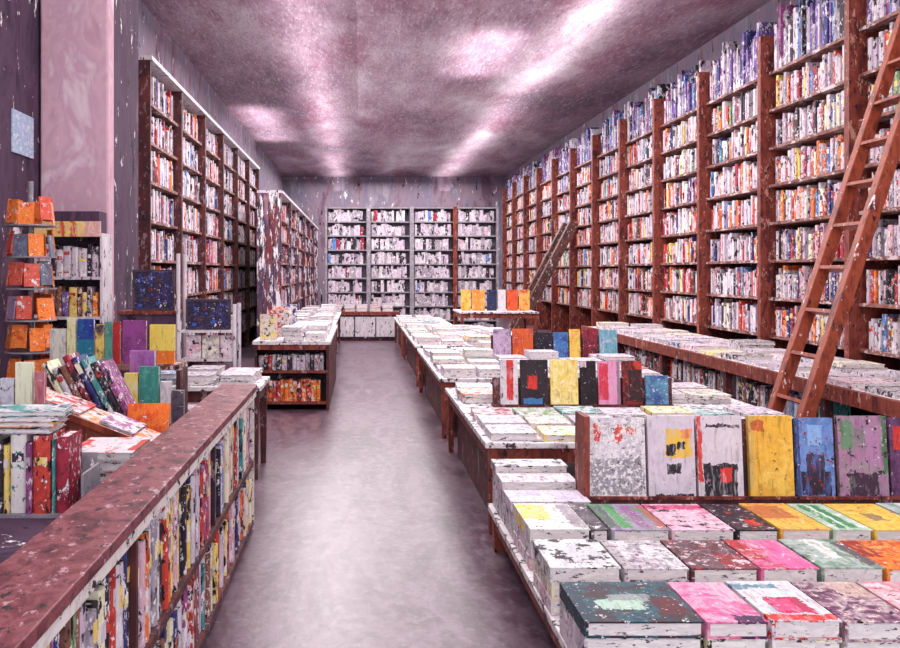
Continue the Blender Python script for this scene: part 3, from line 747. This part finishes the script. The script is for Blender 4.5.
# steel book trough, spines to the viewer
r = empty('book_trough', (-1.24, 3.3, zt))
MB().box(-.24, .23, -.01, .20, 0, .012).build('trough_base', M['steel'], r)
MB().box(-.24, -.23, -.01, .20, .0121, .16).build('trough_end', M['steel'], r)
MB().box(.22, .23, -.01, .20, .0121, .16).build('trough_end', M['steel'], r)
MB().box(-.229, .219, .19, .20, .0121, .20).build('trough_back', M['steel'], r)
tag(r, 'grey steel trough of books at the left picture edge', 'rack')
SP['dots'] = dabs('spine_teal_dots', [(232,226,222),(222,216,214)], 10, (1,1,1), 0, .55, .5, 26, dc=(40,130,130))
x = -1.465
for k, (cc, t, h, nm) in enumerate((('black', .05, .25, 'black'), ('navy', .035, .26, 'navy'), ('black', .06, .27, 'thick black'), ('yellow', .02, .25, 'thin yellow'), ('dots', .058, .29, 'white teal-dotted'), ('plum', .022, .26, 'thin plum'), ('red', .062, .285, 'thick red'), ('teal', .014, .27, 'thin teal'), ('crimson', .045, .28, 'crimson'))):
    o = upright_book('spine_out_book', (x+t/2, 3.295+R.uniform(0, .02), zt+.0126), 0, t, h, .17, cc); x += t+.003
    tag(o, nm+' book standing spine out in the steel trough', 'book', 'books in the steel trough')
# magazines lying over the trough top, crate, white/red stack
for k, (cc, dz) in enumerate((('white', 0), ('orange', .022), ('white', .042), ('teal', .062))):
    o = flat_parts(.40, .19, .018, FC[cc], M['pages'], name='magazine', split=False)
    o.location = (-1.34+.012*k, 3.40, zt+.306+dz); o.rotation_euler = (0, .0, .04*k)
    tag(o, '%s magazine lying across the trough books, %s up' % (cc, ordw(k+1)), 'magazine', 'magazines across the trough')
FC['redwhite'] = rects('cover_red_white', [(226,220,222),(206,196,204)], [(0,.16,0,1,(206,52,44)),(.84,1,0,1,(196,60,50))], .3, .24, 61, .05, [(.62,(206,66,50),14)], True)
z = zt
for k in range(4):
    t = (.045, .04, .045, .03)[k]
    o = flat_parts(.27, .34, t, FC['redwhite'] if k != 4 else FC['white'], M['pages'], name='flat_book')
    o.location = (-1.06+(.012, -.008, .01, 0, -.012, .008)[k], 3.83, z+.001); z += t+.0015
    tag(o, 'white and red book, %s up in the stack against the maroon ledge' % ordw(k+1), 'book', 'white and red stack by the ledge')
# wooden easel with orange-red magazines
r = empty('magazine_easel', (-1.32, 4.34, zt))
p = MB(); p.prism([(-.30, 0), (.38, 0), (.36, .06), (-.30, .32)], -.16, .16, 0, Matrix.Rotation(PI/2, 4, 'X')); p.build('sloped_body', M['wood'], r)
MB().hexa([(-.31,-.17,.32),(.37,-.17,.06),(.37,-.15,.06),(-.31,-.15,.32),(-.31,-.17,.35),(.39,-.17,.085),(.39,-.15,.085),(-.31,-.15,.35)]).build('lip', M['ladder'], r)
tag(r, 'sloping red-brown easel of orange magazines behind white and red stack', 'stand')
sl = math.atan2(.26, .66)
for k in range(5):
    cc = ('orange', 'red', 'orange', 'plum', 'orange')[k]
    o = flat_parts(.17, .27, .012, FC[cc], M['pages'], name='magazine', split=False)
    xx = -1.32-.20+.125*k; zz = zt+.32-(xx+1.32+.30)*.3939+.012
    o.location = (xx, 4.35, zz+(.016 if k % 2 else .0)); o.rotation_euler = (0, sl, 0)
    tag(o, '%s magazine on the sloping easel, %s from its high end' % (cc, ordw(k+1)), 'magazine', 'magazines on the easel')
# crate with cream notebook
r = empty('book_crate', (-1.60, 3.95, zt))
for nm, b in (('crate_end', (-.16,-.145,-.12,.12,0,.25)), ('crate_end', (.145,.16,-.12,.12,0,.25)), ('crate_base', (-.1445,.1445,-.12,.12,0,.015)), ('crate_side', (-.1445,.1445,-.12,-.108,.016,.25)), ('crate_side', (-.1445,.1445,.108,.12,.016,.25)), ('crate_lid', (-.16,.16,-.12,.12,.251,.262))):
    MB().box(*b).build(nm, M['darkwood'], r)
tag(r, 'dark wooden crate under the cream notebook at left', 'crate')
for k, (a, b, h, c1, c2, nm, fl) in enumerate(((6, 20, .17, (206,206,216), (130,150,180), 'pale blue grey', [(.62,BK,24)]), (21, 38, .24, (232,234,206), (222,226,196), 'cream', [(.72,(206,70,50),12)]), (40, 50, .20, (196,120,130), (150,60,70), 'rose', [(.66,WH,24)]))):
    x0, _ = W(a, 0, 4.0); x1, _ = W(b, 0, 4.0)
    o = face_book('face_out_book', ((x0+x1)/2, 3.93, zt+.2645), x1-x0-.003, h, .03, fo('face_n%d' % k, [c1, c1, c2], [], 110+k, .08, h, fl), 0)
    tag(o, nm+' notebook standing on the dark crate at left', 'book', 'notebooks on the crate')
# fanned books leaning like dominoes
r = empty('book_box', (-1.40, 4.74, zt))
MB().box(-.24, .24, -.12, .12, 0, .12).build('box_body', M['wall_dark'], r); MB().box(-.245, .245, -.125, .125, .1205, .145).build('box_lid', M['wood'], r)
tag(r, 'dark plum box with red lid under the fanned row of books', 'box')
FAN = [('cream', .30), ('white', .27), ('brown', .28), ('crimson', .34), ('navy', .33), ('teal', .32), ('black', .30), ('plum', .30)]
for k, (cc, h) in enumerate(FAN):
    o = upright_book('leaning_book', (0, 0, 0), 0, .034, h, .18, cc)
    o.location = (-1.50+.042*k, 4.66, zt+.162); o.rotation_euler = (0, -.48, 0)
    tag(o, '%s book leaning left in the fanned row, %s from its left end' % (cc, ordw(k+1)), 'book', 'fanned row of leaning books')
for k in range(2):
    o = flat_parts(.44, .26, .13, FC[('grey', 'brown')[k]], M['pages'], name='flat_book'); o.location = (-1.93, 4.85, zt+.001+.132*k)
    tag(o, 'thick %s album lying left of the fanned row' % ('grey', 'brown')[k], 'book', 'thick albums')
# upright covers at the back of the table
for k, (a, b, h, c1, c2, nm) in enumerate(((100, 111, .30, (150,40,76), (96,30,60), 'crimson'), (112, 123, .27, (150,160,206), (196,180,214), 'pale blue'), (124, 138, .30, (238,214,110), (236,228,176), 'pale yellow'), (139, 159, .34, (60,140,130), (96,170,156), 'teal green'), (160, 171, .25, (224,216,218), (190,176,190), 'white'), (172, 184, .2, (100,90,104), (60,50,60), 'dark grey'))):
    x0, _ = W(a, 0, 5.3); x1, _ = W(b, 0, 5.3)
    o = face_book('face_out_book', ((x0+x1)/2, 5.3, zt+.002), x1-x0-.003, h, .05, fo('face_l%d' % k, [c1, c1, c2], [], 120+k, .08, h, [(.68,WH,24),(.72,BK,20)]), 0)
    tag(o, nm+' upright cover at the back of the left table', 'book', 'upright covers on the left table')
o = face_book('face_out_book', (-1.32, 5.45, zt+.05), .15, .42, .06, fo('face_l9', [(146,84,160),(176,110,170)], [], 140, .15, .42, [(.7,WH,24)]), 0)
o.location.z = zt+.002; tag(o, 'tall purple cover standing behind the pale yellow one', 'book')
# orange book leaning by the ledge
o = face_book('orange_book', (-1.075, 4.53, zt+.008), .21, .23, .04, fo('cover_bright_orange', [(240,100,36),(248,130,48),(222,70,36)], [], 62, .21, .23, [(.68,(190,40,36),18)]), .22)
tag(o, 'bright orange book propped up beside the far end of the maroon ledge', 'book')

# stepped shelf behind with a row of covers
r = empty('stepped_shelf', (-1.72, 6.55, 0))
MB().box(-.52, .44, -.14, .14, .90, .94).build('upper_step', M['woodh'], r)
MB().box(-.52, .44, -.14, .14, .45, .48).build('lower_step', M['woodh'], r)
for s in (-.52, .41): MB().box(s, s+.03, -.14, .14, 0, .8999 if False else .449).build('side_panel', M['darkwood'], r); MB().box(s, s+.03, -.14, .14, .481, .899).build('side_panel', M['darkwood'], r)
tag(r, 'wooden step shelf behind the left table carrying a row of bright covers', 'shelf')
for k, (a, b, h, c1, c2, nm, items) in enumerate(((52, 68, .25, (222,220,206), (150,140,150), 'white', []), (69, 78, .33, (232,228,180), (206,170,90), 'cream', []), (79, 96, .32, (44,58,150), (36,110,150), 'royal blue', [(0,1,0,.55,(36,122,150))]), (97, 106, .28, (238,206,110), (70,50,70), 'yellow striped', []), (107, 114, .30, (96,160,140), (70,130,120), 'mint', []), (115, 122, .30, (190,44,48), (150,36,44), 'red', []), (124, 148, .31, (150,72,140), (120,50,110), 'magenta', []), (151, 176, .28, (240,216,100), (232,196,80), 'yellow and orange', [(0,1,0,.34,(240,120,40))]))):
    x0, _ = W(a, 0, 6.5); x1, _ = W(b, 0, 6.5)
    o = face_book('face_out_book', ((x0+x1)/2, 6.45, .9415), x1-x0-.004, h, .05, fo('face_s%d' % k, [c1, c1, c2], items, 150+k, x1-x0, h, [(.68,WH,24),(.70,BK,20)]), 0)
    tag(o, nm+' upright cover in the row on the step shelf', 'book', 'bright covers on the step shelf')

# white display rack with dark pictures
r = empty('display_rack', (-1.34, 8.0, 0))
for sx in (-.245, .245):
    for sy in (-.15, .15): MB().tube((sx, sy, 0), (sx, sy, 1.76 if sx < 0 else 1.32), .018).build('post', M['white_metal'], r)
for z in (.40, .84, 1.09): MB().box(-.225, .225, -.16, .16, z-.02, z).build('shelf', M['white_metal'], r)
tag(r, 'white post display rack with dark picture boards, left of the aisle', 'rack')
pic = fo('picture_dark_blue', [(34,28,50),(52,50,110),(28,24,36),(80,60,80)], [], 171, .35, .24, [(.64,(70,110,200),14),(.68,(226,216,222),16),(.69,(190,50,50),12)])
def picture(name, label, x0, x1, y, z, h):
    r = empty(name, ((x0+x1)/2, y, z)); w_ = x1-x0
    f = MB(); f.box(-w_/2, -w_/2+.02, 0, .03, 0, h); f.box(w_/2-.02, w_/2, 0, .03, 0, h); f.box(-w_/2+.02, w_/2-.02, 0, .03, 0, .02); f.box(-w_/2+.02, w_/2-.02, 0, .03, h-.02, h)
    f.build('frame', M['backpanel'], r); MB().box(-w_/2+.021, w_/2-.021, .01, .025, .021, h-.021).build('canvas', pic, r)
    tag(r, label, 'picture')
picture('framed_picture', 'dark blue framed picture standing on the white display rack', -1.535, -1.14, 7.92, 1.0915, .27)
for k, (x, cc, w_) in enumerate(((-1.44, 'orange', .12), (-1.30, 'cream', .13), (-1.18, 'white', .1))):
    o = flat_parts(w_, .2, .12, FC[cc], M['pages'], name='flat_book', split=False); o.location = (x, 8.06, 1.0915); 
    o.rotation_euler = (0, 0, 0); o.location.z = 1.0915; tag(o, cc+' thick book behind the dark picture on the white rack', 'book', 'thick books on the white rack')
for k, (x, cc, w_) in enumerate(((-1.46, 'pink', .13), (-1.31, 'cream', .15), (-1.16, 'pink', .13))):
    o = face_book('face_out_book', (x, 7.9, .8415), w_, .2, .06, FC[cc], 0); tag(o, '%s cover below the dark picture on the white rack, %s' % (cc, ('left','middle','right')[k]), 'book', 'covers on the white rack')
# big dark picture further left on a plinth shelf
r = empty('display_plinth', (-1.90, 8.22, 0))
MB().box(-.26, .26, -.15, .15, 0, 1.22).build('plinth_body', M['wall_dark'], r)
MB().box(-.27, .27, -.17, .17, 1.221, 1.25).build('plinth_top', M['wood'], r)
tag(r, 'dark plinth with red edge under the large dark blue picture', 'plinth')
picture('framed_picture', 'large dark blue picture on plinth beside the pink pillar', -2.06, -1.68, 8.15, 1.2515, .37)
for k, (cc, w_) in enumerate((('orange', .34), ('white', .28), ('yellow', .2))):
    o = flat_parts(w_, .1, .045, FC[cc], M['pages'], name='flat_book', split=False); o.location = (-1.86, 8.24, 1.252+.047*k)
    tag(o, cc+' book lying behind the large dark picture on the plinth', 'book', 'books on the plinth')

# white cabinet with yellow header
r = empty('display_cabinet', (-2.48, 7.8, 0))
for s in (-.29, .27): MB().box(s, s+.02, -.15, .15, 0, 1.93).build('side_panel', M['white_metal'], r)
for z in (.45, .88, 1.22, 1.56, 1.93): MB().box(-.269, .269, -.15, .14, z-.025, z).build('shelf', M['white_metal' if z < 1.9 else 'steel'], r)
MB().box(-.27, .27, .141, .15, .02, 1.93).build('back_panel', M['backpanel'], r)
MB().box(-.28, .28, -.175, -.1505, 1.90, 2.03).build('header_board', rects('header_yellow', [(238,206,120),(230,190,130),(240,222,140)], [(.38,.46,-13.2,16,(214,90,60)),(.55,.62,-13.2,16,(214,90,60)),(.75,1.1,-20,20,(222,170,170))], .56, .13, 181, .05, [(.66,(226,206,206),20)]), r)
MB().box(-.25, .25, -.10, .12, 1.9305, 2.12).build('top_box', M['wall_dark'], r)
tag(r, 'white display cabinet with yellow header board before the pink pillar', 'cabinet')
for s, (z, hh, wts) in enumerate(((.45, .36, W_ISLE), (.88, .27, {'brown': 6, 'yellow': 5, 'violet': 5, 'navy': 3, 'lilac': 6, 'white': 5}), (1.22, .27, {'brown': 10, 'orange': 6, 'yellow': 4, 'violet': 4, 'grey': 5}), (1.56, .29, {'white': 30, 'lilac': 6, 'black': 8, 'grey': 5}))):
    x = -2.48-.262; n = 0
    while x < -2.48+.20:
        t = R.uniform(.035, .075); cc = pick(wts); n += 1
        o = upright_book('cabinet_book', (x+t/2, 7.67, z+.0006), 0, t, hh*R.uniform(.75, .98), .2, cc); x += t+.003
        tag(o, '%s book %s from left on %s shelf of yellow-headed cabinet' % (cc, ordw(n), ('lowest', 'second', 'third', 'top')[s]), 'book', 'books in the yellow-headed cabinet')

# revolving card rack with orange cards
r = empty('card_spinner', (-2.47, 6.75, 0))
MB().tube((0, 0, 0), (0, 0, .04), .22, .20, 20).build('base', M['steel'], r)
MB().tube((0, 0, .04), (0, 0, 2.28), .02).build('pole', M['steel'], r)
cards = [dabs('card_'+n, v, 18, (1,1,1), .3, .2, .5, 30, seed=i) for i, (n, v) in enumerate((('orange', [(236,110,40),(246,140,60),(216,80,44)]), ('red', [(206,70,54),(226,110,90)]), ('lilac', [(150,120,160),(190,160,190)]), ('slate', [(90,84,104),(120,130,150)])))]
for tier in range(7):
    tr = MB().tube((0, 0, .53+.235*tier), (0, 0, .54+.235*tier), .19, .19, 20).build('tier_ring', M['steel'], r)
    for k in range(8):
        a = 2*PI*k/8+tier*.3; z = .55+.235*tier
        a += R.uniform(-.12, .12); Mx = Matrix.Rotation(a, 4, 'Z') @ Matrix.Translation((0, -.17, z+R.uniform(-.02, .03))) @ Matrix.Rotation(-.12, 4, 'X')
        MB().box(-.055, .055, 0, .012, 0, .17, 0, Mx).build('card', R.choices(cards, [9, 3, 1, 1])[0], tr)
tag(r, 'revolving card rack full of orange cards at the left edge', 'rack')
# pale poster on the left wall
r = empty('wall_poster', (XL+.002, 7.72, 2.78))
MB().box(0, .012, -.24, .24, -.18, .18).build('poster_sheet', dabs('poster_pale', [(206,214,226),(150,176,206),(226,226,230)], 8, (1,1,2), .2, .1, .5, 20), r)
tag(r, 'small pale blue and white poster on the left wall', 'poster')

# ------------------------------------------------------------------ left tables further down the aisle
z2 = .72
table('dark table with white book piles just past the low bookcase, left', -1.78, -.76, 6.9, 8.7 if False else 7.6, z2, 'tables left of the aisle', wood=M['darkwood'])
for j in range(2):
    for i in range(3):
        cc = {(0,0): 'blue', (0,1): 'white', (0,2): 'white', (1,0): 'lilac', (1,1): 'white', (1,2): 'pink'}[(j, i)]
        pile(-1.58+.31*i, 7.1+.34*j, z2, .28, .3, 2, 'pile %s from aisle, %s row of dark left table' % (ordw(3-i), ('front', 'back')[j]), 'piles on the dark left table', {1: cc, 0: cc}, .03, .05)

# stepped bookcase with orange books facing the viewer
r = empty('end_bookcase', (-.79, 10.4, 0))
for s in (-.43, .40): MB().box(s, s+.03, 0, 3.2, 0, .76).build('side_panel', M['darkwood'], r)
MB().box(-.45, .45, -.02, 3.22, .7605, .80).build('top_board', M['tabletop'], r)
for z in (.10, .46): MB().box(-.399, .399, .01, 3.19, z-.03, z).build('shelf', M['wood'], r)
MB().box(-.399, .399, -.01, .009, .70, .76).build('front_rail', M['wood'], r)
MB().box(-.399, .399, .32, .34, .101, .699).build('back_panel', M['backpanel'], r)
tag(r, 'low red-brown bookcase end with orange books, left of the aisle', 'bookcase')
for s, (z, hh, wts) in enumerate(((.10, .27, {'orange': 20, 'red': 8, 'crimson': 2}), (.46, .2, {'white': 8, 'grey': 6, 'black': 5, 'lilac': 4, 'red': 3}))):
    x = -.79-.385; n = 0
    while x < -.79+.33:
        t = R.uniform(.035, .065); cc = pick(wts); n += 1
        o = upright_book('shelved_book', (x+t/2, 10.44, z+.0006), 0, t, hh*R.uniform(.8, .98), .22, cc); x += t+.003
        tag(o, '%s book, %s from left, %s shelf of the bookcase end facing viewer' % (cc, ordw(n), ('lower', 'upper')[s]), 'book', 'books in the bookcase end')
for j in range(6):
    cn = ('pale yellow', 'red', 'cream', 'orange', 'white', 'navy')[j]
    o = face_book('face_out_book', (-1.08+.03*(j%3), 10.62+.5*j, .8005), .2, .30+.03*(j%2), .06, FC[cn.split()[-1]], 0)
    tag(o, cn+' cover standing among white piles on the bookcase with orange books', 'book', 'upright covers above the orange books')
    for i in range(1, 3):
        pile(-1.06+.27*i, 10.65+.5*j, .80, .24, .34, R.choice((2, 3)), 'pile %s from aisle, row %s on bookcase with orange books' % (ordw(3-i), ordw(j+1)), 'piles above the orange books', None, .03, .06, wts={'white': 50, 'lilac': 6, 'cream': 8, 'pink': 8, 'black': 3, 'red': 3})
for (nm, y0, y1, grp) in (('first', 14.3, 17.0, 0), ('second', 17.5, 20.3, 1)):
    table('dark narrow table left of the far aisle, %s beyond the orange books' % nm, -1.25, -.42, y0, y1, .70, 'tables left of the aisle', wood=M['darkwood'])
    for j in range(5):
        for i in range(2):
            pile(-1.02+.37*i, y0+.3+.52*j, .70, .3, .38, 2, 'pile %s from aisle, row %s of %s far left table' % (ordw(2-i), ordw(j+1), nm), 'piles on the %s far left table' % nm, None, .05, .12, wts={'white': 40, 'lilac': 8, 'red': 6, 'orange': 3, 'black': 6, 'cream': 6})
